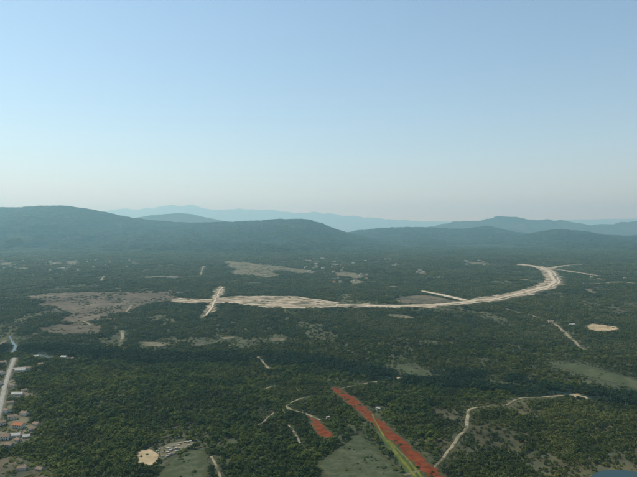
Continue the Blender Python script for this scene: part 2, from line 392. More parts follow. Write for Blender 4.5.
# ------------------------------------------------------------------ hills and mountains
HILLS = []
def hill(name, D, front, back, prof, mat, nseed, rough=.5, dvar=.06, nu=220, nt_=110, peak=1.0):
    """a ridge at about D metres whose crest follows the outline prof [(u, v), ...]"""
    pu = np.array([p[0] for p in prof], float); pv = np.array([p[1] for p in prof], float)
    us = np.linspace(pu[0], pu[-1], nu)
    vsm = np.interp(us, pu, pv)
    for _ in range(0): vsm[1:-1] = .25 * vsm[:-2] + .5 * vsm[1:-1] + .25 * vsm[2:]
    vsm = vsm + (fbm(us / 7, us * 0 + nseed * 1.7, 4, nseed + 50) - .5) * peak
    Dr = D * (1 + dvar * 2 * (fbm(us / 90, us * 0 + nseed, 3, nseed) - .5))
    V = np.zeros((nu, nt_, 3))
    ts = np.linspace(0, 1, nt_)
    for k, u in enumerate(us):
        d = raydir(u, vsm[k]); t = Dr[k] / d[1]
        X0 = d[0] * t; Y0 = d[1] * t; Z0 = CAM_H + d[2] * t
        edge = min(1, min(k, nu - 1 - k) / 25.0); edge = edge * edge * (3 - 2 * edge)
        pk = .62
        fr = front * (1 + .20 * (fbm(u / 45, nseed, 3, nseed + 30) - .35))
        yy = np.where(ts < pk, fr + (Y0 - fr) * (ts / pk), Y0 + back * (ts - pk) / (1 - pk))
        p = np.where(ts < pk, ts / pk, 1 - (ts - pk) / (1 - pk))
        shape = np.where(ts < pk, p ** 1.9 * (1 - .3 * np.sin(p * math.pi) * (1 - p)), p ** 1.2)
        xx = X0 + (yy - Y0) * (X0 / Y0) * .35
        g = 1 - np.abs(2 * fbm(xx / (D * .055), yy / (D * .14), 4, nseed + 3) - 1)      # gullies running down the slope
        g2 = fbm(xx / (D * .02), yy / (D * .03), 4, nseed + 9)
        nz = (g - .75) * .85 * rough + (g2 - .5) * .4 * rough
        zz = (Z0 + 12) * np.clip(shape + nz * np.clip(p * 4, 0, 1) * np.clip((1 - p) * 3.0, .06, 1), 0, 1.1) * edge - 12
        V[k, :, 0] = xx; V[k, :, 1] = yy; V[k, :, 2] = zz
    o = link_np(name, V.reshape(-1, 3), grid_faces(nu, nt_), mat)
    if mat.name.startswith('wooded'): HILLS.append((V, D))
    return tag(o, kind='structure')
hill('wooded_hill', 12000, 5650, 2600, [(-190, 232), (-120, 216), (-60, 209), (-20, 208), (0, 207), (15, 207.5), (28, 206.5), (45, 205.5), (62, 205.5), (78, 207.5), (95, 210), (112, 213.5), (130, 217), (150, 220), (175, 222), (205, 223), (240, 227), (290, 236)], M['hill'], 3, .55)
hill('wooded_hill', 11000, 5500, 2000, [(120, 244), (160, 231), (185, 224), (205, 222.5), (230, 221.5), (255, 220.5), (280, 219), (300, 218.7), (310, 220), (320, 223), (334, 228.5), (350, 233.5), (370, 238), (395, 242), (430, 246), (480, 251)], M['hill'], 14, .5)
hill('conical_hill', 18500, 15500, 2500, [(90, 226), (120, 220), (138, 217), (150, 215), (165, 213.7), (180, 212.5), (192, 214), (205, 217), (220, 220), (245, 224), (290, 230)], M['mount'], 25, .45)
hill('wooded_ridge', 13500, 8300, 2200, [(300, 240), (340, 233.5), (360, 230), (380, 228), (410, 227), (440, 227.8), (462, 229), (476, 227.3), (486, 225.8), (497, 227.5), (510, 231), (530, 234), (570, 238)], M['hill'], 37, .45)
hill('wooded_ridge', 11300, 5600, 2000, [(450, 252), (490, 243), (515, 237.5), (535, 232.5), (552, 229.6), (566, 229.6), (585, 231.5), (605, 235), (630, 236), (660, 233), (700, 231), (760, 236), (800, 246)], M['hill'], 49, .5)
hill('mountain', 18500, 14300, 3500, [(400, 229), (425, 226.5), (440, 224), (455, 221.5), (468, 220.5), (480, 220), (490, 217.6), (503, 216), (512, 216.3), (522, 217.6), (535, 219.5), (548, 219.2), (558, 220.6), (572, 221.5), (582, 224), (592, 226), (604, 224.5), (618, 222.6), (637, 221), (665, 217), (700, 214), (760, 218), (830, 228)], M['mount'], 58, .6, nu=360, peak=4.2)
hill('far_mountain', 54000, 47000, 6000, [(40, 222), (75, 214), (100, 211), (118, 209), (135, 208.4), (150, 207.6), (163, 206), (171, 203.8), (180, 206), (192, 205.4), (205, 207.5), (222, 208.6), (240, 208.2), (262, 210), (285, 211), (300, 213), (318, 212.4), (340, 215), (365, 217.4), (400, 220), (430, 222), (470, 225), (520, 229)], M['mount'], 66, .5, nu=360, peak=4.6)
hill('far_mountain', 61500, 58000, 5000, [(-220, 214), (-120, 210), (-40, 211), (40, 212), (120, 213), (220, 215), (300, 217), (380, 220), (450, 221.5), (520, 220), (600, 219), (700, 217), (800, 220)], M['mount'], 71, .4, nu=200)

# ------------------------------------------------------------------ motorway earthworks (pale bare earth)
patch('earthworks', [(171, 299.5), (180, 298), (196, 299), (211, 299), (233, 296.2), (262, 296), (296, 296.2), (318, 299.5), (342, 303), (341, 307.5), (318, 309), (301, 309.3), (280, 308.6), (262, 308), (245, 305.6), (230, 304), (216, 303.7), (195, 304), (171, 303.3)], M['dirt'], .8, 14, 5, relief=1.6, grow=.5)
patch('earthworks', [(219, 286), (226, 287.5), (225, 293), (221, 299), (218, 303), (216.5, 311), (209, 315.5), (203, 319.6), (200, 318.6), (204.6, 309), (207.8, 303), (210, 297), (213.8, 291)], M['dirt'], 1.2, 12, 5)
MW = [(336, 305.3), (352, 305.5), (368, 306), (394, 307), (419, 305.6), (447, 304.6), (470, 302), (492, 299.6), (509, 296), (526, 292), (539, 288.6), (550, 285.6), (554.5, 281.5), (552, 276), (548.5, 271), (541, 267.6), (530, 265.5), (519, 264.4)]
strip('motorway_earthworks', MW, [70, 60, 62, 60, 64, 62, 70, 80, 75, 85, 90, 90, 80, 85, 90, 80, 70, 55], M['dirt'], 1.0, 4, 15, .35, low=25, clear=4)
for k, (pts, wd) in enumerate([
        ([(174, 301.8), (200, 301), (235, 300.4), (270, 299.6), (300, 300.2), (336, 304.2)], 11),
        ([(232, 297.6), (262, 297), (296, 297.2), (316, 300.2), (338, 303.6)], 11),
        ([(172, 300), (190, 299.4), (212, 300.2)], 9),
        ([(218, 302.6), (240, 303.6), (270, 303.6), (300, 303.6), (330, 305)], 9),
        ([(243, 305.2), (270, 305.8), (300, 305.8), (338, 306)], 10),
        ([(262, 307.8), (285, 308.2), (305, 308.2), (338, 307)], 13)]):
    strip('gravel_road', pts, wd, M['gravel'], 2.3, 5, 12, .7, low=20, clear=0)
strip('gravel_road', MW, 22, M['gravel'], 1.75, 9, 15, .6, low=0, clear=0)
mwp = ats(MW); tg = np.gradient(mwp, axis=0); tg /= np.linalg.norm(tg, axis=1)[:, None]
strip('gravel_road', mwp + np.stack([-tg[:, 1], tg[:, 0]], 1) * -24, 9, M['gravel'], 1.6, 7, 15, .7, low=0, clear=0, world=True)
# spoil heaps pushed out along the edges of the cut
for q in range(26):
    u_ = rng.uniform(.02, .98) * (len(mwp) - 1); i0 = int(u_); f_ = u_ - i0
    c_ = mwp[i0] * (1 - f_) + mwp[min(i0 + 1, len(mwp) - 1)] * f_; side = rng.choice([-1, 1]) * rng.uniform(30, 48)
    c_ = c_ + np.array([-tg[i0][1], tg[i0][0]]) * side; rr = rng.uniform(10, 30); an = np.linspace(0, 2 * math.pi, 10)[:-1]
    el = rng.uniform(1, 2.6); ca_, sa_ = tg[i0]
    ring_ = np.stack([c_[0] + rr * (np.cos(an) * el * ca_ - np.sin(an) * sa_), c_[1] + rr * (np.cos(an) * el * sa_ + np.sin(an) * ca_)], 1)
    patch('bare_earth', ring_, M['dirt'], .5, 8, 5, low=20, world=True, relief=3.0, grow=.15)
strip('gravel_road', [(222, 287.6), (219, 294), (214, 303), (212, 309), (205, 316.5)], 8, M['gravel'], 2.6, 6, 12, .3, low=10, clear=0)
strip('gravel_road', [(422, 291), (436, 293.6), (450, 296.8), (466, 300.6)], [24, 26, 28, 30], M['gravel'], .9, 1, 12, .2, low=30, clear=6)
strip('gravel_road', [(547, 269.5), (553, 267.6), (562, 266), (575, 264.8), (597, 264)], [55, 50, 40, 30, 22], M['dirt'], 1.1, 3, 15, .3, low=30, clear=8)
strip('gravel_road', [(550, 269), (558, 269.6), (571, 271.6), (585, 273.8), (599, 276)], [45, 34, 30, 28, 24], M['dirt'], 1.0, 3, 15, .3, low=30, clear=8)
strip('gravel_road', [(583, 283.2), (595, 284), (606, 283.6), (616, 282), (623, 281.8), (637, 284), (655, 286)], [18, 22, 26, 22, 26, 30, 30], M['track'], .7, 3, 15, .5, low=30, clear=6)
patch('bare_earth', [(472, 298.4), (478, 296.6), (492, 296.4), (499, 297), (494, 299.3), (480, 300.4)], M['dirt'], .7, 12, 4)
patch('dry_field', [(393, 300.5), (402, 297.2), (416, 295.4), (430, 295.6), (443, 298), (455, 301.4), (440, 303.4), (420, 303.8), (400, 303.4)], M['brown_field'], .5, 14, 5)
patch('bare_earth', [(386, 314.6), (398, 314), (410, 316), (416, 319), (402, 319.4), (390, 317)], M['tan_field'], .5, 10, 5)
patch('bare_earth', [(517, 280.4), (524, 278.8), (531, 279.4), (528, 281)], M['tan_field'], .6, 14, 5)
patch('bare_earth', [(558, 283.4), (568, 283.6), (566, 285.2), (558, 285)], M['tan_field'], .6, 14, 4)
patch('bare_earth', [(583, 288), (590, 289.6), (599, 293), (594, 294), (586, 291)], M['tan_field'], .6, 14, 5)
patch('sand_clearing', [(585.5, 326.5), (588.5, 324.6), (595, 324), (603, 324.8), (609, 325.6), (617.5, 327), (618, 329.4), (614, 331.4), (602, 331.9), (592, 331), (587.5, 329)], M['sand'], .8, 8, 3, low=25)
# pale ground by the far villages
patch('dry_field', [(223, 262), (229, 260.6), (240, 262), (254, 263.4), (270, 265.4), (283, 266.4), (300, 269), (316, 272), (312, 274.4), (296, 273), (282, 271), (272, 271.4), (280, 275), (272, 278), (258, 277), (240, 275.4), (229, 273.6), (236, 270), (228, 266.6)], M['tan_field'], .6, 25, 12, grow=.35)
patch('quarry_ground', [(334, 273), (344, 271.6), (356, 273), (364, 276.6), (360, 279), (350, 277.6), (338, 276)], M['tan_field'], .6, 18, 6)
patch('quarry_ground', [(350, 281), (357, 280), (364, 282), (358, 284.4), (350, 283)], M['tan_field'], .6, 18, 5)
for pts in ([(391, 266.6), (394, 263), (397, 264), (396, 267)], [(130, 259.6), (133, 260), (137, 264.4), (133, 264)],
            [(141, 276.6), (160, 275.8), (180, 276.6), (178, 278.6), (160, 277.6), (146, 278.4)], [(186, 276), (215, 274.6), (216, 275.6), (190, 277)],
            [(48, 262.4), (62, 261.6), (64, 264), (50, 264.6)], [(66, 261), (78, 259.6), (77, 265), (68, 266)],
            [(0, 261.6), (14, 262), (13, 265), (0, 265)], [(18, 267), (29, 267.6), (27, 270), (19, 269)], [(56, 267.6), (66, 267.6), (66, 269.8), (57, 269.4)],
            [(250, 282.6), (264, 282), (263, 283.4), (251, 283.8)], [(388, 286), (397, 286.6), (395, 288), (389, 288)], [(466, 261.6), (484, 263), (486, 265), (470, 264)], [(419, 271.6), (427, 272), (426, 274.4), (420, 274)]):
    patch('dry_field', pts, M['tan_field'], .6, 20, 8, low=30, grow=.25)
for pts in ([(201, 275), (202, 270), (204, 266)], [(101, 281), (103, 278), (104, 276)], [(121, 342), (123, 336), (122, 331)], [(84, 321), (88, 324), (92, 325)], [(126, 312), (130, 308), (132, 304)]):
    strip('dirt_track', pts, 11 if pts[0][1] < 300 else 8, M['track'], .6, 3, 10, .4, low=30, clear=4)
strip('dirt_track', [(22, 297.5), (45, 296), (75, 293.6)], 12, M['track'], .6, 5, 14, .4, low=25)

# ------------------------------------------------------------------ fields, tracks, red, yellow and green strips in the foreground
patch('dry_field', [(140, 342.2), (155, 341.6), (171, 342.8), (170, 346), (156, 347), (143, 346.2)], M['tan_field'], .5, 8, 3, low=34)
patch('dry_field', [(193, 341.8), (204, 341.4), (206, 345), (195, 345.6)], M['brown_field'], .5, 8, 3, low=30)
patch('dry_field', [(266, 338.4), (276, 336.8), (286, 339), (284, 342), (270, 341.6)], M['tan_field'], .5, 8, 3, low=34)
patch('dry_field', [(222, 337.4), (233, 336.6), (236, 338.4), (224, 339.4)], M['tan_field'], .5, 8, 3, low=30)
patch('green_field', [(399, 366), (405, 366), (416, 369), (430, 373), (438, 376.6), (420, 376.8), (402, 375)], M['green_field'], .5, 8, 3, low=40, clear=4)
patch('green_field', [(556, 366), (568, 363.4), (580, 363), (596, 368), (612, 372.6), (640, 382), (640, 391), (618, 384.6), (600, 379.6), (582, 374.6), (568, 370)], M['green_field'], .5, 8, 3, low=45, clear=4)
patch('green_field', [(472, 379.6), (492, 381.6), (514, 383), (534, 386), (530, 388.4), (508, 386.6), (486, 384.6)], M['green_field'], .5, 8, 3, low=20)
patch('grey_field', [(353, 436), (360, 434.4), (367, 440), (375, 446.4), (390, 461), (407, 478), (409, 484), (320, 484), (322, 476), (315, 466), (322, 459), (335, 451), (345, 443)], M['grey_field'], .5, 6, 1.5, low=6, grow=.06, feather=14)
patch('grey_field', [(160, 472), (168, 462), (176, 455), (190, 449.5), (200, 450), (208, 456), (207, 466), (206, 482), (162, 482)], M['grey_field'], .5, 6, 2.5, low=6, grow=.25, feather=14)
patch('red_strip', [(331, 387.4), (338.5, 387), (357, 398.6), (377, 416), (398, 434), (423.5, 455), (443.5, 476), (450, 484), (429, 484), (423.5, 477), (409, 461), (387, 439.5), (371.5, 425.5), (351.5, 408.4), (331, 391)], M['red'], .7, 5, 1.6, low=9, relief=.5, grow=.20, feather=12)  # long red strip laid over the ground, browner in patches
patch('red_ground', [(305, 414), (311, 416.4), (318.5, 420), (327, 428), (335, 436), (330, 441.4), (320, 438.6), (315, 431), (310, 422)], M['red'], .6, 5, 2.0, low=8, relief=.9, grow=.25, feather=12)
strip('green_strip', [(372, 414), (377, 425), (383, 436), (391, 447), (400, 458), (409, 469), (417, 480)], [5, 6, 8, 9, 9, 9, 9], M['green_band'], .55, .8, 6, .3, low=8)  # green strip beside the red one
strip('yellow_strip', [(372.5, 415), (375, 421), (379, 429.5), (386, 440.6), (395, 452), (404, 463.6), (413, 475), (417, 480)], [2, 2.2, 2.4, 2.4, 2.8, 3.2, 3.5, 3.5], M['yellow_band'], 1.35, 1.2, 6, .8, low=0)  # thin yellow strip raised above the red one
strip('yellow_strip', [(389, 441), (397, 449.5), (407, 459.5), (417, 470.5), (424, 480)], [1.6, 1.8, 2, 2.2, 2.2], M['yellow_band'], 1.3, .8, 6, .8, low=0)
strip('dirt_track', [(404, 476), (412, 474), (419, 471)], 5, M['tan_field'], 1.0, .5, 5, .3, low=4)
strip('dirt_track', [(432, 470), (440, 462), (450, 450), (458, 439), (466, 431), (468.5, 424), (467, 414), (471, 409), (482, 407.4), (494, 406.6)], [3.5, 3.5, 3.5, 4, 4.5, 4.5, 4, 5, 3, 2.5], M['track'], .8, 3, 6, .6, low=26, clear=1.2)
strip('dirt_track', [(506, 406), (514, 401), (524, 397.6), (533, 398.2), (548, 397), (562, 395.6), (572, 395)], [4, 5, 5, 4, 5, 5, 6], M['track'], .9, 2, 6, .5, low=34, clear=3)
patch('bare_earth', [(566, 394.6), (577, 393.4), (589, 397), (596, 400.4), (584, 399), (570, 397.6)], M['sand'], .6, 6, 2, low=26)
strip('dirt_track', [(340, 389), (352, 386.4), (362, 384.4), (378, 381.6), (397, 379)], [3, 4, 3, 4, 4], M['track'], .6, 3, 6, .7, low=26, clear=.4)
patch('bare_earth', [(394, 379.4), (397, 376.6), (401, 378), (399, 381.4)], M['sand'], .7, 4, 1, low=20)
strip('dirt_track', [(309, 397.4), (300, 398.6), (294, 401.4), (288, 404.4), (286, 407.4), (294, 411), (304, 413.6), (312, 416.4), (320, 420.4)], [3, 3, 4, 5, 5, 4, 4, 4, 3], M['track'], .9, 2.5, 5, .7, low=20, clear=.4)
strip('dirt_track', [(274, 413), (266, 420), (256, 427)], [2.5, 3.5, 2.5], M['track'], .6, 3, 5, .8, low=12, clear=.4)
strip('dirt_track', [(288, 425), (294, 433), (300, 443), (308, 453)], [2.5, 3, 3, 4], M['track'], .6, 2.5, 5, .5, low=8, clear=0)
strip('dirt_track', [(211.5, 456.5), (215, 463), (218, 470), (221, 480)], 3.2, M['track'], .6, .8, 5, .3, low=9)
strip('dirt_track', [(258, 357), (262, 361), (266, 366), (269, 369)], [7, 5, 5, 5], M['track'], .6, 1.5, 6, .4, low=22, clear=.4)
strip('dirt_track', [(262, 391), (267, 388.4), (273, 386)], 4, M['track'], .6, 1.5, 5, .5, low=16)
strip('dirt_track', [(506, 309), (516, 312), (528, 314.6), (540, 318)], 6, M['track'], .6, 3, 10, .4, low=16)
strip('dirt_track', [(548, 320.6), (555, 324), (562, 330), (570, 338), (577, 344), (584, 350)], [7, 7, 8, 8, 8, 7], M['track'], .6, 3, 9, .35, low=24)
patch('sand_clearing', [(138.5, 453), (143, 450.4), (151, 448.6), (156, 451), (160, 457), (161.5, 463), (155, 464.6), (148.5, 467.6), (143, 463), (138.5, 465), (137, 458)], M['sand'], .7, 4, 1.6, low=9)
YARD = patch('stone_yard', [(155, 451), (166, 444.4), (176, 441.6), (184, 440), (196, 442.4), (197, 445), (190, 448), (179, 451), (170, 457), (161.5, 461), (158, 456)], M['tan_field'], .55, 5, 1.5, low=9)
# village ground on the left
patch('bare_earth', [(9, 392), (20, 390.8), (32, 393.4), (38, 396.6), (26, 398), (12, 398.6)], M['brown_field'], .5, 6, 2, low=22)
patch('bare_earth', [(9, 420), (14, 415.6), (25, 412.6), (28, 417), (30, 424), (36, 422), (43, 424), (38, 430), (31, 434), (30, 443), (22, 444), (8, 446), (-4, 446), (-4, 434), (4, 428)], M['tan_field'], .5, 6, 2, low=10, grow=.34)
patch('bare_earth', [(-8, 462), (8, 458), (24, 459.6), (36, 465), (46, 467), (50, 474), (44, 484), (-10, 484)], M['brown_field'], .5, 6, 2.5, low=10, grow=.4)
patch('bare_earth', [(-3, 343), (3, 340.6), (8, 338.6), (8, 341.6), (2, 346), (-3, 347)], M['tan_field'], .5, 8, 3, low=20)
ROAD = [(-6, 432), (-3, 420), (0, 409), (2.2, 398), (4.6, 388), (7.2, 378), (9.8, 370.4), (12.8, 363), (14.6, 358)]
strip('road_shoulder', ROAD, 13, M['tan_field'], .4, .3, 8, .2, low=26, clear=2)
road = strip('road', ROAD, 7.0, M['asphalt'], .75, .3, 8, .02, low=26, clear=2)
strip('road', [(10, 369.4), (17, 368), (29, 367.2)], [9, 9, 6], M['asphalt'], .95, .5, 6, .1, low=26, clear=3)
patch('bare_earth', [(5, 384), (10, 378), (15, 380), (17, 388), (9, 391)], M['tan_field'], .5, 6, 2, low=10, grow=.4)
patch('bare_earth', [(4, 412), (8, 402), (14, 401), (14, 408), (8, 416)], M['tan_field'], .5, 6, 2, low=10, grow=.4)
patch('car_park', [(14, 370), (24, 368.6), (26, 371.4), (17, 373.6)], M['dirt'], .6, 5, 1, low=20)
# broken centre line: one painted sheet on the asphalt
Lr = wobble(ats(ROAD), .3, 8)
V, F = [], []
s = np.concatenate([[0], np.cumsum(np.hypot(*np.diff(Lr, axis=0).T))])
for d0 in np.arange(4, s[-1] - 6, 9.0):
    pts = [np.array([np.interp(d0 + q, s, Lr[:, 0]), np.interp(d0 + q, s, Lr[:, 1])]) for q in (0, 4)]
    t = pts[1] - pts[0]; t /= np.linalg.norm(t); nn = np.array([-t[1], t[0]]) * .09
    i = len(V)
    for p, sg in ((pts[0], -1), (pts[0], 1), (pts[1], 1), (pts[1], -1)):
        q = p + nn * sg; V.append((q[0], q[1], H(q[0], q[1]) + .75 + .13))
    F.append((i, i + 3, i + 2, i + 1))
link('road_marking', V, F, M['line'])['kind'] = 'structure'
# river below the belt of tall trees, and an added water sheet imitating a plane-window reflection at the lower right
bx = np.linspace(-880, 700, 60)
strip('river', [(x, float(belt_y(x)) - 4) for x in bx], 13, M['water'], .35, 8, 12, .2, low=0, world=True, clear=1, flat=True)
strip('river', [(9.5, 336), (12, 341), (15.5, 346), (14, 350), (12, 353)], [3, 4, 7, 6, 4], M['water'], .5, 2, 8, .3, low=30, clear=3, flat=True)
strip('river', [(40, 354), (45, 356.6), (50, 358)], [6, 9, 6], M['water'], .5, 1, 8, .2, low=30, clear=4, flat=True)
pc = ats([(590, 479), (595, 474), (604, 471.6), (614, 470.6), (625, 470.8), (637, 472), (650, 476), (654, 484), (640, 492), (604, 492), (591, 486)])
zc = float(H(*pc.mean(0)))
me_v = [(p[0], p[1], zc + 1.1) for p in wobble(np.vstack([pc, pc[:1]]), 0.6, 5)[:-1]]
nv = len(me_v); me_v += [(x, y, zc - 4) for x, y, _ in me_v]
pcm = pc.mean(0); patch('reflection_rim', pcm + (pc - pcm) * 1.10, M['tan_field'], .35, 5, 2, low=10, world=True, clear=0, grow=.3)  # invented rim around the reflection sheet
window_reflection = link('window_reflection', me_v, [list(range(nv))] + [[i, i + nv, (i + 1) % nv + nv, (i + 1) % nv] for i in range(nv)], M['water'])  # added sheet: a window-glass reflection modelled as water on the ground
tag(window_reflection, kind='structure'); AVOID.append(('poly', pc, 2.0, 16.0, 0.0))

# ------------------------------------------------------------------ buildings
def box(V, F, x0, x1, y0, y1, z0, z1):
    i = len(V)
    V += [(x0, y0, z0), (x1, y0, z0), (x1, y1, z0), (x0, y1, z0), (x0, y0, z1), (x1, y0, z1), (x1, y1, z1), (x0, y1, z1)]
    F += [(i, i+3, i+2, i+1), (i+4, i+5, i+6, i+7), (i, i+1, i+5, i+4), (i+1, i+2, i+6, i+5), (i+2, i+3, i+7, i+6), (i+3, i, i+4, i+7)]
def house(px_, L, W, Hh, rot, wall, roof, label, group=None, flat=False, name='house', chimney=True):
    p = at(*px_); z = float(H(*p))
    root = bpy.data.objects.new(name, None); COL.objects.link(root); root.location = (p[0], p[1], z); root.rotation_euler = (0, 0, R(rot))
    tag(root, label, 'cabin' if 'cabin' in name else 'house', group)
    rise = 0.0 if flat else W * .26
    V, F = [], []; box(V, F, -L/2, L/2, -W/2, W/2, -1.2, Hh)
    if not flat:
        for sx in (-1, 1):
            i = len(V); V += [(sx * L/2, -W/2, Hh), (sx * L/2, W/2, Hh), (sx * L/2, 0, Hh + rise)]; F.append((i, i+1, i+2) if sx > 0 else (i+1, i, i+2))
    link('wall', V, F, M[wall], root)
    V, F = [], []
    if flat:
        box(V, F, -L/2 - .3, L/2 + .3, -W/2 - .3, W/2 + .3, Hh + .003, Hh + .28)
    else:
        o = .5; th = .22; sl = rise / (W / 2); e = o
        for sy in (-1, 1):
            i = len(V)
            for x in (-L/2 - e, L/2 + e):
                for yy in (0, sy * (W/2 + o)):
                    zt = Hh + rise - sl * abs(yy) + .02
                    V += [(x, yy, zt), (x, yy, zt + th)]
            # vertex order: x0:(ridge lo, ridge hi, eave lo, eave hi), x1 the same
            a = i; F += [(a+1, a+3, a+7, a+5), (a, a+4, a+6, a+2), (a+2, a+6, a+7, a+3), (a, a+2, a+3, a+1), (a+4, a+5, a+7, a+6)]
    rf = link('roof', V, F, M[roof], root)
    if chimney and not flat:
        V, F = [], []; box(V, F, L*.2, L*.2 + .8, .6, 1.4, Hh, Hh + rise + .9); link('chimney', V, F, M['stonewall'], rf)
    V, F = [], []; box(V, F, -.55, .55, -W/2 - .06, -W/2 + .05, 0, 2.2); link('door', V, F, M['door'], root)
    nst = 2 if Hh > 4.5 else 1
    for st in range(nst):
        for sy in (-1, 1):
            for q in (-.32, .32) if L < 13 else (-.36, -.14, .14, .36):
                x = q * L; V, F = [], []
                box(V, F, x - .55, x + .55, sy * (W/2) - .04, sy * (W/2) + .04, .9 + st * 2.9, 2.2 + st * 2.9); link('window', V, F, M['glass'], root)
    for sx in (-1, 1):
        V, F = [], []; box(V, F, sx * L/2 - .04, sx * L/2 + .04, -.6, .6, .9, 2.2); link('window', V, F, M['glass'], root)
    AVOID.append(('poly', np.array([[p[0]-L/2, p[1]-L/2], [p[0]+L/2, p[1]-L/2], [p[0]+L/2, p[1]+L/2], [p[0]-L/2, p[1]+L/2]]), 2, 8, 0.0))
    return root

VG = 'houses of the roadside village'
house((19, 428), 15, 10, 5.6, -12, 'cream', 'roof', 'house with a bright orange tiled roof in the lower left village')
house((15.5, 437), 13, 8, 3.6, 8, 'plaster', 'roof_grey', 'low white building with a pale roof just below the orange roofed house')
house((12.5, 419.5), 12, 8, 5.4, 25, 'cream', 'roof_old', 'cream house with dull brown roof above the orange roofed house', VG)
house((24.5, 415.5), 11, 8, 4.6, -20, 'plaster', 'roof_old', 'small white house at the upper edge of the village clearing', VG)
house((4, 439.5), 13, 9, 5.4, 12, 'plaster', 'roof_old', 'white house with weathered roof nearest the left picture edge', VG)
house((36.5, 425.5), 10, 7, 3.4, -30, 'cream', 'roof_old', 'small cream house at the right tip of the village clearing', VG)
house((26.5, 438), 9, 7, 3.4, 15, 'cream', 'roof_grey', 'small shed with pale roof right of the low white building', VG, chimney=False)
house((17.6, 395.6), 18, 8, 4.2, 6, 'plaster', 'roof_grey', 'long white building on the bare patch beside the road', chimney=False)
house((1.2, 374.6), 12, 9, 5.6, -15, 'plaster', 'roof_old', 'white house on the left side of the road by the junction')
house((20.5, 371.6), 20, 8, 4.4, 4, 'plaster', 'roof_grey', 'long white building beside the road junction', chimney=False)
house((36, 358), 11, 8, 4.6, 15, 'plaster', 'roof_grey', 'white house among trees right of the river bend', chimney=False)
house((64, 358.6), 13, 8, 4.8, -8, 'plaster', 'roof_grey', 'left one of two pale houses amid the riverside trees', chimney=False)
house((71, 360.4), 13, 9, 4.8, 10, 'cream', 'roof_old', 'right one of two pale houses amid the riverside trees')
house((41, 365.6), 10, 8, 4.6, 5, 'plaster', 'roof_old', 'small white house in the woods right of the road junction')
house((378, 409.6), 8, 3.2, 2.8, -42, 'plaster', 'roof_grey', 'white cabin beside the long red strip', flat=True, name='site_cabin')
house((328, 418.6), 5, 3.4, 2.8, 20, 'plaster', 'roof_grey', 'small white cabin between the two red patches', flat=True, name='site_cabin')
house((572, 326), 16, 10, 5, 10, 'plaster', 'roof_grey', 'lone white building left of the oval sand clearing', chimney=False)
house((551, 322.6), 14, 9, 4.6, -5, 'cream', 'roof_old', 'small pale building at the top of the straight faint track')

house((1.5, 425), 11, 8, 4.8, 35, 'cream', 'roof_old', 'brown roofed house left of the orange roofed one by the road', VG)
house((9.5, 446.5), 10, 7, 3.4, -18, 'stonewall', 'roof_old', 'grey walled house at the lower edge of the village clearing', VG)
house((31.5, 431), 8, 6, 3.2, 40, 'stonewall', 'roof_old', 'tiny grey outbuilding right of the orange roofed house', VG, chimney=False)
house((22, 470), 10, 7, 3.6, 10, 'cream', 'roof_old', 'lone brown roofed house on the dry ground at the lower left corner')

house((6.5, 412.5), 9, 7, 4.4, -25, 'plaster', 'roof_old', 'small white house between the road and the cream house', VG)
house((10.5, 404), 10, 7, 3.6, 20, 'cream', 'roof_old', 'cream house right of the road above the village clearing')
house((12.5, 387), 11, 7, 4.4, -10, 'plaster', 'roof_old', 'white house right of the road above the long white building')
house((24, 391.5), 8, 6, 3.2, 30, 'cream', 'roof_old', 'small cream house at the top of the bare patch by the road', chimney=False)
house((3.5, 364), 12, 8, 5, 10, 'cream', 'roof_old', 'cream house left of the road near its far end')
house((-0.5, 385), 10, 8, 5, -10, 'plaster', 'roof_old', 'white house on the left side of the road at the picture edge')
house((28.5, 369.5), 10, 7, 4, 0, 'cream', 'roof_old', 'cream house at the end of the side road')
house((18, 441.5), 8, 6, 3.2, -35, 'cream', 'roof_old', 'small brown roofed hut below the low white building', VG, chimney=False)
house((40, 470.5), 8, 6, 3, -15, 'stonewall', 'roof_old', 'small grey hut at the right tip of the dry ground', chimney=False)

# far villages: each house a wall and a roof
def far_meshes(L, W, Hh):
    V, F = [], []; box(V, F, -L/2, L/2, -W/2, W/2, -2, Hh)
    for sx in (-1, 1):
        i = len(V); V += [(sx*L/2, -W/2, Hh), (sx*L/2, W/2, Hh), (sx*L/2, 0, Hh + W*.25)]; F.append((i, i+1, i+2) if sx > 0 else (i+1, i, i+2))
    out = []
    for nm, VV, FF in (('wall', V, F),):
        me = bpy.data.meshes.new(nm); me.from_pydata(VV, [], FF); me.update(); out.append(me)
    V, F = [], []; rise = W*.25
    for sy in (-1, 1):
        i = len(V)
        for x in (-L/2 - .6, L/2 + .6):
            for yy in (0, sy*(W/2 + .6)):
                zt = Hh + rise - rise/(W/2)*abs(yy) + .03; V += [(x, yy, zt), (x, yy, zt + .3)]
        F += [(i+1, i+3, i+7, i+5), (i, i+4, i+6, i+2), (i+2, i+6, i+7, i+3), (i, i+2, i+3, i+1), (i+4, i+5, i+7, i+6)]
    me = bpy.data.meshes.new('roof'); me.from_pydata(V, [], F); me.update(); out.append(me)
    return out
FAR = []
for L_, W_, H_, wm, rm in ((15, 10, 6.5, 'plaster', 'roof_old'), (12, 9, 6, 'cream', 'roof'), (20, 11, 7, 'plaster', 'roof_grey'), (13, 10, 7, 'plaster', 'roof_old')):
    ms = far_meshes(L_, W_, H_); ms[0].materials.append(M[wm]); ms[1].materials.append(M[rm]); FAR.append(ms)
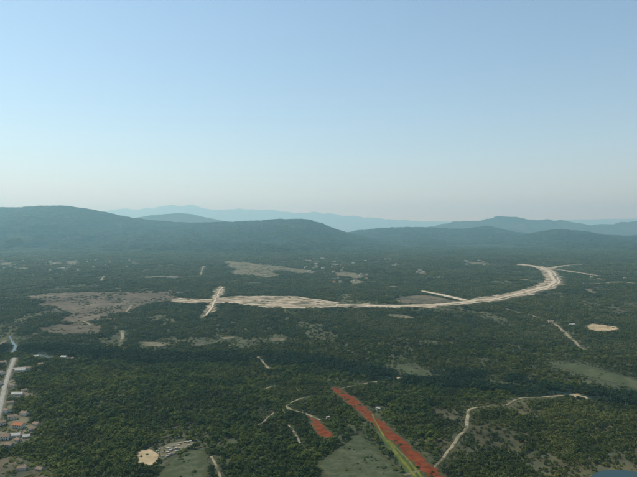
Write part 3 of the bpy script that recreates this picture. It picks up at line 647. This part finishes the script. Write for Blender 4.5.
def village(u0, u1, v0, v1, n, label, group, seed):
    r = random.Random(seed)
    for k in range(n):
        p = at(r.uniform(u0, u1), r.uniform(v0, v1)); ms = r.choice(FAR)
        root = bpy.data.objects.new('house', None); COL.objects.link(root)
        root.location = (p[0], p[1], float(H(*p))); root.rotation_euler = (0, 0, r.uniform(-.6, .6))
        tag(root, label, 'house', group)
        for nm, me in zip(('wall', 'roof'), ms):
            c = bpy.data.objects.new(nm, me); COL.objects.link(c); c.parent = root
        q = np.array([[p[0]-16, p[1]-60], [p[0]+16, p[1]-60], [p[0]+14, p[1]+14], [p[0]-14, p[1]+14]])
        AVOID.append(('poly', q, 0, 6, 0.0))
village(0, 30, 261, 270, 9, 'tiny pale house of the hazy village at the far left edge', 'far left edge village', 1)
village(34, 80, 260, 271, 14, 'tiny pale house of the hazy village below the left hill', 'village below the left hill', 2)
village(168, 184, 275.5, 279, 4, 'tiny pale house on the bare strip behind the left earthworks', 'houses behind the left earthworks', 3)
village(304, 368, 261, 272, 26, 'tiny pale house of the hazy village right of the big dry field', 'village right of the big dry field', 4)
village(334, 368, 273, 284, 10, 'tiny pale house beside the far sand quarry', 'houses by the far quarry', 5)
village(464, 490, 260.5, 266, 8, 'tiny pale house of the hazy hamlet left of the motorway bend', 'hamlet left of the motorway bend', 6)
village(416, 430, 270, 276, 4, 'tiny pale house on the plain above the pale branch road', 'houses above the branch road', 7)
village(590, 636, 274, 281, 5, 'tiny pale house on the plain at the far right edge', 'houses at the far right edge', 8)

village(84, 140, 258.5, 268, 10, 'tiny pale house of the hazy hamlet right of the left village', 'hamlet right of the left village', 9)
village(372, 400, 259, 268, 7, 'tiny pale house of the hazy hamlet below the valley gap', 'hamlet below the valley gap', 10)
village(290, 330, 258.5, 263, 8, 'tiny pale house behind the big dry field', 'houses behind the big dry field', 11)

# stone yard: stacks of pale slabs in rows
STK = []
for k in range(4):
    r = random.Random(900 + k); V, F = [], []
    for q in range(4):
        x = r.uniform(-.25, .25); y = r.uniform(-.2, .2); box(V, F, -1.7 + x, 1.7 + x * .5, -1.0 + y, 1.0 + y, -.5 + q * .5 + (0 if q == 0 else .012 * q), q * .5 + .48)
    me = bpy.data.meshes.new('stone_stack'); me.from_pydata(V, [], F); me.materials.append(M['stone']); me.update(); STK.append(me)
r = random.Random(5)
for (a, c), n, lab in ((((157.5, 451.5), (191, 442)), 11, 'back'), (((160, 454.5), (187, 446.6)), 9, 'middle'), (((163, 458), (177, 452.2)), 5, 'front')):
    for k in range(n):
        t = (k + r.uniform(-.45, .45)) / (n - 1); p = at(a[0] + (c[0] - a[0]) * t, a[1] + (c[1] - a[1]) * t + r.uniform(-.9, .9))
        o = bpy.data.objects.new('stone_stack', r.choice(STK)); COL.objects.link(o)
        o.location = (p[0], p[1], float(H(*p)) + .55); o.rotation_euler = (0, 0, r.uniform(-.5, .7)); sc = r.uniform(.55, 1.35); o.scale = (sc, sc, r.uniform(.6, 1.2))
        tag(o, 'pale stone stack in the %s row of the yard beside the sand clearing' % lab, 'stone stack', 'stone stacks, %s row' % lab)

# ------------------------------------------------------------------ trees
def rand_dir(r):
    while True:
        v = Vector((r.uniform(-1, 1), r.uniform(-1, 1), r.uniform(-1, 1)))
        if .05 < v.length < 1: return v.normalized()
def crown_mesh(name, seed, nblob, nleaf, spread, height, leaf, mat, base=.28):
    """leaf-sized faces through several uneven clumps; unit crown about 1 wide and `height` tall"""
    r = random.Random(seed); V = []; F = []
    blobs = []
    for k in range(nblob):
        a = k * 2.4 + r.uniform(-.5, .5); q = spread * math.sqrt((k + .3) / nblob)
        rad_ = r.uniform(.17, .28)
        z = base * height + rad_ + (height * (1 - base) - 1.7 * rad_) * max(0, (1 - (q / (spread + .12)) ** 2)) * r.uniform(.55, 1.05)
        blobs.append((Vector((q * math.cos(a), q * math.sin(a), z)), rad_))
    for c, rb in blobs:
        for _ in range(nleaf // nblob):
            d = rand_dir(r); p = c + Vector((d.x, d.y, d.z * .85)) * rb * (r.uniform(.6, 1.12))
            nrm = (d + rand_dir(r) * .55 + Vector((0, 0, .35))).normalized()
            t = nrm.orthogonal().normalized(); t.rotate(Matrix.Rotation(r.uniform(0, 6.28), 3, nrm)); bt = nrm.cross(t)
            s = leaf * r.uniform(.6, 1.3); i = len(V)
            V += [p - t * s, p + bt * s * .65 - nrm * s * .2, p + t * s, p - bt * s * .65 - nrm * s * .2]
            F += [(i, i + 1, i + 2, i + 3)]
    me = bpy.data.meshes.new(name); me.from_pydata([tuple(v) for v in V], [], F); me.materials.append(mat); me.update(); return me
def trunk_mesh(name, seed, height):
    r = random.Random(seed); V = []; F = []
    def tube(p0, p1, r0, r1, n=6):
        d = (p1 - p0).normalized(); t = d.orthogonal().normalized(); b2 = d.cross(t); i = len(V)
        for p, q in ((p0, r0), (p1, r1)):
            for k in range(n):
                a = k * 2 * math.pi / n; V.append(p + (t * math.cos(a) + b2 * math.sin(a)) * q)
        for k in range(n): F.append((i + k, i + (k + 1) % n, i + n + (k + 1) % n, i + n + k))
    a = Vector((0, 0, -.08)); m1 = Vector((.02, -.015, height * .35)); top = Vector((-.01, .02, height * .75))
    tube(a, m1, .045, .033); tube(m1, top, .033, .012)
    for k in range(5):
        an = k * 1.26 + r.uniform(-.3, .3); st = m1.lerp(top, .1 + .13 * k)
        tube(st, st + Vector((math.cos(an) * .27, math.sin(an) * .27, .16 + .05 * r.random())), .02, .006, 5)
    me = bpy.data.meshes.new(name); me.from_pydata([tuple(v) for v in V], [], F); me.materials.append(M['bark']); me.update(); return me

src = {}
def src_col(key, meshes):
    c = bpy.data.collections.new('sources_' + key)
    for k, me in enumerate(meshes):
        o = bpy.data.objects.new('tree_source', me); c.objects.link(o)
    src[key] = c
wood_near = [crown_mesh('crown', 100 + k, 7, 230, .36, [.95, 1.1, .85, 1.0][k], .085, M['leaf'], .12) for k in range(4)]
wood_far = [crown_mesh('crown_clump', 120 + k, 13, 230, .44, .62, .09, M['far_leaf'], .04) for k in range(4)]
belt_near = [crown_mesh('riverside_crown', 140 + k, 9, 260, .36, [1.25, 1.4, 1.15][k], .085, M['belt'], .10) for k in range(3)]
scrub_near = [crown_mesh('scrub_crown', 160 + k, 5, 120, .34, .65, .10, M['scrub'], .04) for k in range(3)]
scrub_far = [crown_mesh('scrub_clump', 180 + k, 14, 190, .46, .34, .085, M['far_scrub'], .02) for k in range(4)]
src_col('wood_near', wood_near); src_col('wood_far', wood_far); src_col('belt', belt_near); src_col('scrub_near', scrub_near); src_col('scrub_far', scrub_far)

def rings(d0, d1, s0, sk, half=R(34)):
    X, Y, SZ = [], [], []; d = d0
    while d < d1:
        s = max(s0, sk * d); n = int(2 * half * d / s)
        a = (np.arange(n) + rng.uniform(0, 1)) / n * 2 * half - half + rng.normal(0, .3, n) * s / d
        dd = d + rng.normal(0, .32, n) * s
        X.append(np.sin(a) * dd); Y.append(np.cos(a) * dd); SZ.append(np.full(n, s)); d += s * .9
    return np.concatenate(X), np.concatenate(Y), np.concatenate(SZ)
def avoid(X, Y, reach=1.0):
    keep = np.ones(len(X), bool); low = np.ones(len(X))
    for kind, g_, clear, lw, grow in AVOID:
        x0, y0 = g_.min(0) - clear - lw; x1, y1 = g_.max(0) + clear + lw
        i = np.where((X > x0) & (X < x1) & (Y > y0) & (Y < y1))[0]
        if not len(i): continue
        d = dline(X[i], Y[i], g_) if kind == 'line' else dpoly(X[i], Y[i], g_)
        keep[i] &= (d > clear) | (rng.uniform(0, 1, len(i)) < grow * 2.2 * sstep(.40, .62, fbm(X[i] / 22, Y[i] / 22, 3, 17)))
        if lw > 0: low[i] = np.minimum(low[i], np.clip(.30 + .70 * (d - clear) / lw, .30, 1))
    return keep, low
def in_px(X, Y, pts, soft=0):
    return dpoly(X, Y, ats(pts)) <= soft

NEARCUT = 1500
X, Y, SZ = rings(560, 9000, 4.3, .0034)
keep, low = avoid(X, Y); X, Y, SZ, low = X[keep], Y[keep], SZ[keep], low[keep]
D = np.hypot(X, Y)
nz = fbm(X / 70, Y / 70, 4, 55); nzb = fbm(X / 300, Y / 420, 3, 88)
# which growth stands where
db = np.abs(Y - belt_y(X)); bw = 24 + 40 * fbm(X / 90, Y / 500, 3, 61) + 22 * sstep(120, 320, X) * (1 - sstep(330, 480, X))
is_belt = (db < bw) & (nz > .27)
maq = in_px(X, Y, [(430, 404), (560, 398), (670, 402), (670, 500), (450, 500)])
slope = (Y > belt_y(X) + 60)
brown = in_px(X, Y, [(18, 297), (50, 293), (110, 292), (160, 293), (178, 297), (178, 301), (150, 304), (130, 310), (100, 318), (75, 324), (58, 322), (72, 314), (52, 306), (38, 300)]) | in_px(X, Y, [(35, 330), (60, 324), (104, 326), (100, 334), (66, 337)])
is_scrub = (~is_belt) & (slope | maq | (nz > .60)) & ~((slope) & (nz > .62))
dens = np.where(is_belt, 1.0, np.where(maq, .82, np.where(slope, .62, .93)))
dens = np.where(brown, .30 * sstep(.40, .66, nz), dens) * np.where(maq & (nz < .40), .55, 1)
# sparser openings in the lower woods, strips of open ground across the slopes
dens = dens * np.where((~is_belt) & (nz < .40) & (~slope), .42, 1) * np.where(slope & (np.abs(fbm(X / 160 + Y / 300, Y / 55, 3, 91) - .5) < .03), .35, 1)
opn = slope & ~is_belt & (fbm(X / 95, Y / 150, 4, 203) < .34)
dens = dens * np.where(opn, .35, 1); low = np.where(opn, low * .55, low)
dens = dens * (1 - sstep(7600, 9000, D))
k = rng.uniform(0, 1, len(X)) < dens
X, Y, SZ, low, D, nz, is_belt, is_scrub, maq, slope, brown = [q[k] for q in (X, Y, SZ, low, D, nz, is_belt, is_scrub, maq, slope, brown)]
far = D > NEARCUT
u = rng.uniform(0, 1, len(X)); big = rng.lognormal(0, .34, len(X))
wid = SZ * 1.35 * np.clip(big, .45, 2.0)
low = np.where(brown, low * .38, low)
hgt = np.where(is_belt, 10.5 * np.clip(big, .7, 1.5), np.where(is_scrub, np.where(maq, 4.4, 4.6), 6.0) * np.clip(big, .5, 2.0)) * low
wid = np.where(is_belt & ~far, np.clip(wid * 1.25, 4.5, 11), wid) * np.where(far, .45 + .55 * low, .55 + .45 * low)
# the mesh of each kind has its own height for a width of one
mesh_h = np.where(is_belt, 1.25, np.where(is_scrub, np.where(far, .34, .65), np.where(far, .62, 1.0)))
SC = np.stack([wid, wid * rng.uniform(.85, 1.15, len(X)), hgt / mesh_h], 1)
ROT = rng.uniform(0, 2 * math.pi, len(X)); VAR = rng.integers(0, 12, len(X))
ZZ = H(X, Y) - .15

# --- the trees that show largest: one object each, with trunk and crown
PU, PV = proj(X, Y, ZZ)
cand = (PU > 4) & (PU < 633) & (PV > 385) & (PV < 474) & (~far) & (~is_belt) & (low > .8)
score = np.where(cand, (SC[:, 0] * (SC[:, 2] * mesh_h)) / D ** 2, 0)
pick = np.argsort(-score)[:300]
single = np.zeros(len(X), bool); single[pick] = True
trunks = [trunk_mesh('trunk', 300 + k, [.95, 1.1, .85, 1.0][k]) for k in range(4)]
strunk = [trunk_mesh('trunk', 320 + k, .65) for k in range(3)]
MARKS = [((150, 458), 'beside the sand clearing'), ((185, 468), 'around the grey green field by the stone yard'), ((345, 470), 'around the large grey green field'),
         ((318, 430), 'around the small red patch'), ((385, 420), 'along the right side of the long red strip'), ((362, 432), 'between the red strip and the grey green field'),
         ((20, 430), 'next to the lower left village'), ((20, 395), 'beside the road at the left edge'), ((465, 425), 'along the winding pale track'), ((540, 402), 'below the far end of the winding pale track'),
         ((560, 455), 'in the dry scrub left of the blue reflection sheet'), ((610, 450), 'in the dry scrub above the blue reflection sheet'), ((70, 420), 'in the deep woods right of the village'), ((70, 460), 'in the woods at the lower left corner'),
         ((130, 400), 'in the middle of the left woods'), ((110, 450), 'in the woods left of the sand clearing'), ((200, 400), 'in the woods above the stone yard'), ((240, 440), 'in the woods right of the stone yard'),
         ((270, 400), 'in the woods left of the forked pale track'), ((280, 455), 'in the woods left of the large grey green field'), ((430, 400), 'in the woods right of the white cabin'), ((430, 440), 'in the woods between the red strip and the pale track'), ((510, 460), 'in the dry scrub right of the pale track')]
for i in pick:
    nm = 'shrub' if is_scrub[i] else 'tree'
    t = bpy.data.objects.new(nm, None); COL.objects.link(t); t.empty_display_size = .1
    t.location = (X[i], Y[i], ZZ[i]); t.rotation_euler = (0, 0, ROT[i])
    sx, sy, sz = SC[i]
    t.scale = (sx, sy, sz)
    ph = min(MARKS, key=lambda q: (q[0][0] - PU[i]) ** 2 + ((q[0][1] - PV[i]) * 1.5) ** 2)[1]
    tag(t, ('bushy olive green shrub ' if nm == 'shrub' else 'full dark green tree ') + ph, nm, 'larger %ss %s' % (nm, ph))
    v = int(VAR[i])
    for pn, me in (('trunk', (strunk[v % 3] if is_scrub[i] else trunks[v % 4])), ('crown', (scrub_near[v % 3] if is_scrub[i] else wood_near[v % 4]))):
        c = bpy.data.objects.new(pn, me); COL.objects.link(c); c.parent = t

# --- all the rest: masses of woodland and scrub
def scatter(name, sel, key, nvar, label, cat):
    idx = np.where(sel & ~single)[0]
    me = bpy.data.meshes.new(name); me.vertices.add(len(idx))
    me.vertices.foreach_set('co', np.stack([X[idx], Y[idx], ZZ[idx]], 1).astype(np.float32).ravel())
    a = me.attributes.new('sc', 'FLOAT_VECTOR', 'POINT'); a.data.foreach_set('vector', SC[idx].astype(np.float32).ravel())
    a = me.attributes.new('rot', 'FLOAT', 'POINT'); a.data.foreach_set('value', ROT[idx].astype(np.float32))
    a = me.attributes.new('var', 'INT', 'POINT'); a.data.foreach_set('value', (VAR[idx] % nvar).astype(np.int32))
    o = bpy.data.objects.new(name, me); COL.objects.link(o); tag(o, label, cat, kind='stuff')
    ng = bpy.data.node_groups.new('scatter_' + name, 'GeometryNodeTree')
    ng.interface.new_socket('Geometry', in_out='INPUT', socket_type='NodeSocketGeometry')
    ng.interface.new_socket('Geometry', in_out='OUTPUT', socket_type='NodeSocketGeometry')
    N = ng.nodes; L = ng.links
    gi = N.new('NodeGroupInput'); go = N.new('NodeGroupOutput')
    ci = N.new('GeometryNodeCollectionInfo'); ci.inputs['Collection'].default_value = src[key]; ci.inputs['Separate Children'].default_value = True; ci.inputs['Reset Children'].default_value = True
    ip = N.new('GeometryNodeInstanceOnPoints'); ip.inputs['Pick Instance'].default_value = True
    def na(nm, dt):
        q = N.new('GeometryNodeInputNamedAttribute'); q.data_type = dt; q.inputs['Name'].default_value = nm
        return [s for s in q.outputs if s.enabled and s.name == 'Attribute'][0]
    cx = N.new('ShaderNodeCombineXYZ'); L.new(na('rot', 'FLOAT'), cx.inputs['Z'])
    L.new(gi.outputs[0], ip.inputs['Points']); L.new(ci.outputs[0], ip.inputs['Instance'])
    L.new(na('var', 'INT'), ip.inputs['Instance Index']); L.new(cx.outputs[0], ip.inputs['Rotation']); L.new(na('sc', 'FLOAT_VECTOR'), ip.inputs['Scale'])
    L.new(ip.outputs[0], go.inputs[0])
    md = o.modifiers.new('scatter', 'NODES'); md.node_group = ng
    return o
wood = ~is_belt & ~is_scrub
scatter('woodland', wood & ~far, 'wood_near', 4, 'dark green woods covering the near slopes', 'woodland')
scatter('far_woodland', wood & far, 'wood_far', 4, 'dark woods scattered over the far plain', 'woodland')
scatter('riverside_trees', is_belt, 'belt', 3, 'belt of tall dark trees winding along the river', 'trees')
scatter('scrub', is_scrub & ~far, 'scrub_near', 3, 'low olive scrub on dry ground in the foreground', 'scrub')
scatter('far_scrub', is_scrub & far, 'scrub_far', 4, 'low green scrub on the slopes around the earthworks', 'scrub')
# --- forest on the near hills: groves over the slopes that face the plain
hp, hs = [], []
for Vh, Dh in HILLS:
    nu, ntt, _ = Vh.shape; sz = .0042 * Dh
    wx = np.abs(Vh[-1, ntt // 2, 0] - Vh[0, ntt // 2, 0]); wy = np.abs(Vh[nu // 2, int(ntt * .62), 1] - Vh[nu // 2, 0, 1])
    n = int(wx * wy / (sz * sz) * 1.5)
    a = rng.uniform(0, nu - 1.001, n); c = rng.uniform(2, ntt * .66, n)
    i0 = a.astype(int); j0 = c.astype(int); fa = (a - i0)[:, None]; fc = (c - j0)[:, None]
    P = (Vh[i0, j0] * (1 - fa) + Vh[i0 + 1, j0] * fa) * (1 - fc) + (Vh[i0, j0 + 1] * (1 - fa) + Vh[i0 + 1, j0 + 1] * fa) * fc
    th = fbm(P[:, 0] / 420, P[:, 1] / 700, 4, 301)
    ok = (P[:, 2] > H(P[:, 0], P[:, 1]) - 2) & (rng.uniform(0, 1, n) < .35 + 1.1 * sstep(.34, .56, th))
    P = P[ok]; q = sz * rng.uniform(.7, 1.35, len(P))
    hp.append(P - np.array([0, 0, .8])); hs.append(np.stack([q, q, 9 * rng.uniform(.6, 1.5, len(P)) / .62], 1))
P = np.concatenate(hp); X, Y, ZZ = P.T; SC = np.concatenate(hs); ROT = rng.uniform(0, 6.28, len(X)); VAR = rng.integers(0, 12, len(X)); single = np.zeros(len(X), bool)
scatter('hill_forest', ~single, 'wood_far', 4, 'dark forest clothing the slopes of the hazy hills', 'forest')
print('hill forest', len(X))
print('scatter', len(X), 'belt', is_belt.sum(), 'scrub', is_scrub.sum(), 'far', far.sum())


# ------------------------------------------------------------------ haze: one closed box of pale air
V, F = [], []; zmin = float(GZ.min()) - 1.0
box(V, F, -71500, 71500, -71500, 71500, min(zmin, -16), 3000)
m = bpy.data.materials.new('haze_air'); m.use_nodes = True; n = m.node_tree; n.nodes.clear()
pv = n.nodes.new('ShaderNodeVolumePrincipled'); mo = n.nodes.new('ShaderNodeOutputMaterial'); n.links.new(pv.outputs[0], mo.inputs['Volume'])
pv.inputs['Color'].default_value = (.48, .86, .98, 1); pv.inputs['Absorption Color'].default_value = (.72, 1.0, .1, 1)
pv.inputs['Density'].default_value = 5.5e-5; pv.inputs['Anisotropy'].default_value = .4
hz = link('haze', V, F, m); tag(hz, kind='stuff', label='pale blue haze filling the air over the whole plain', cat='haze')
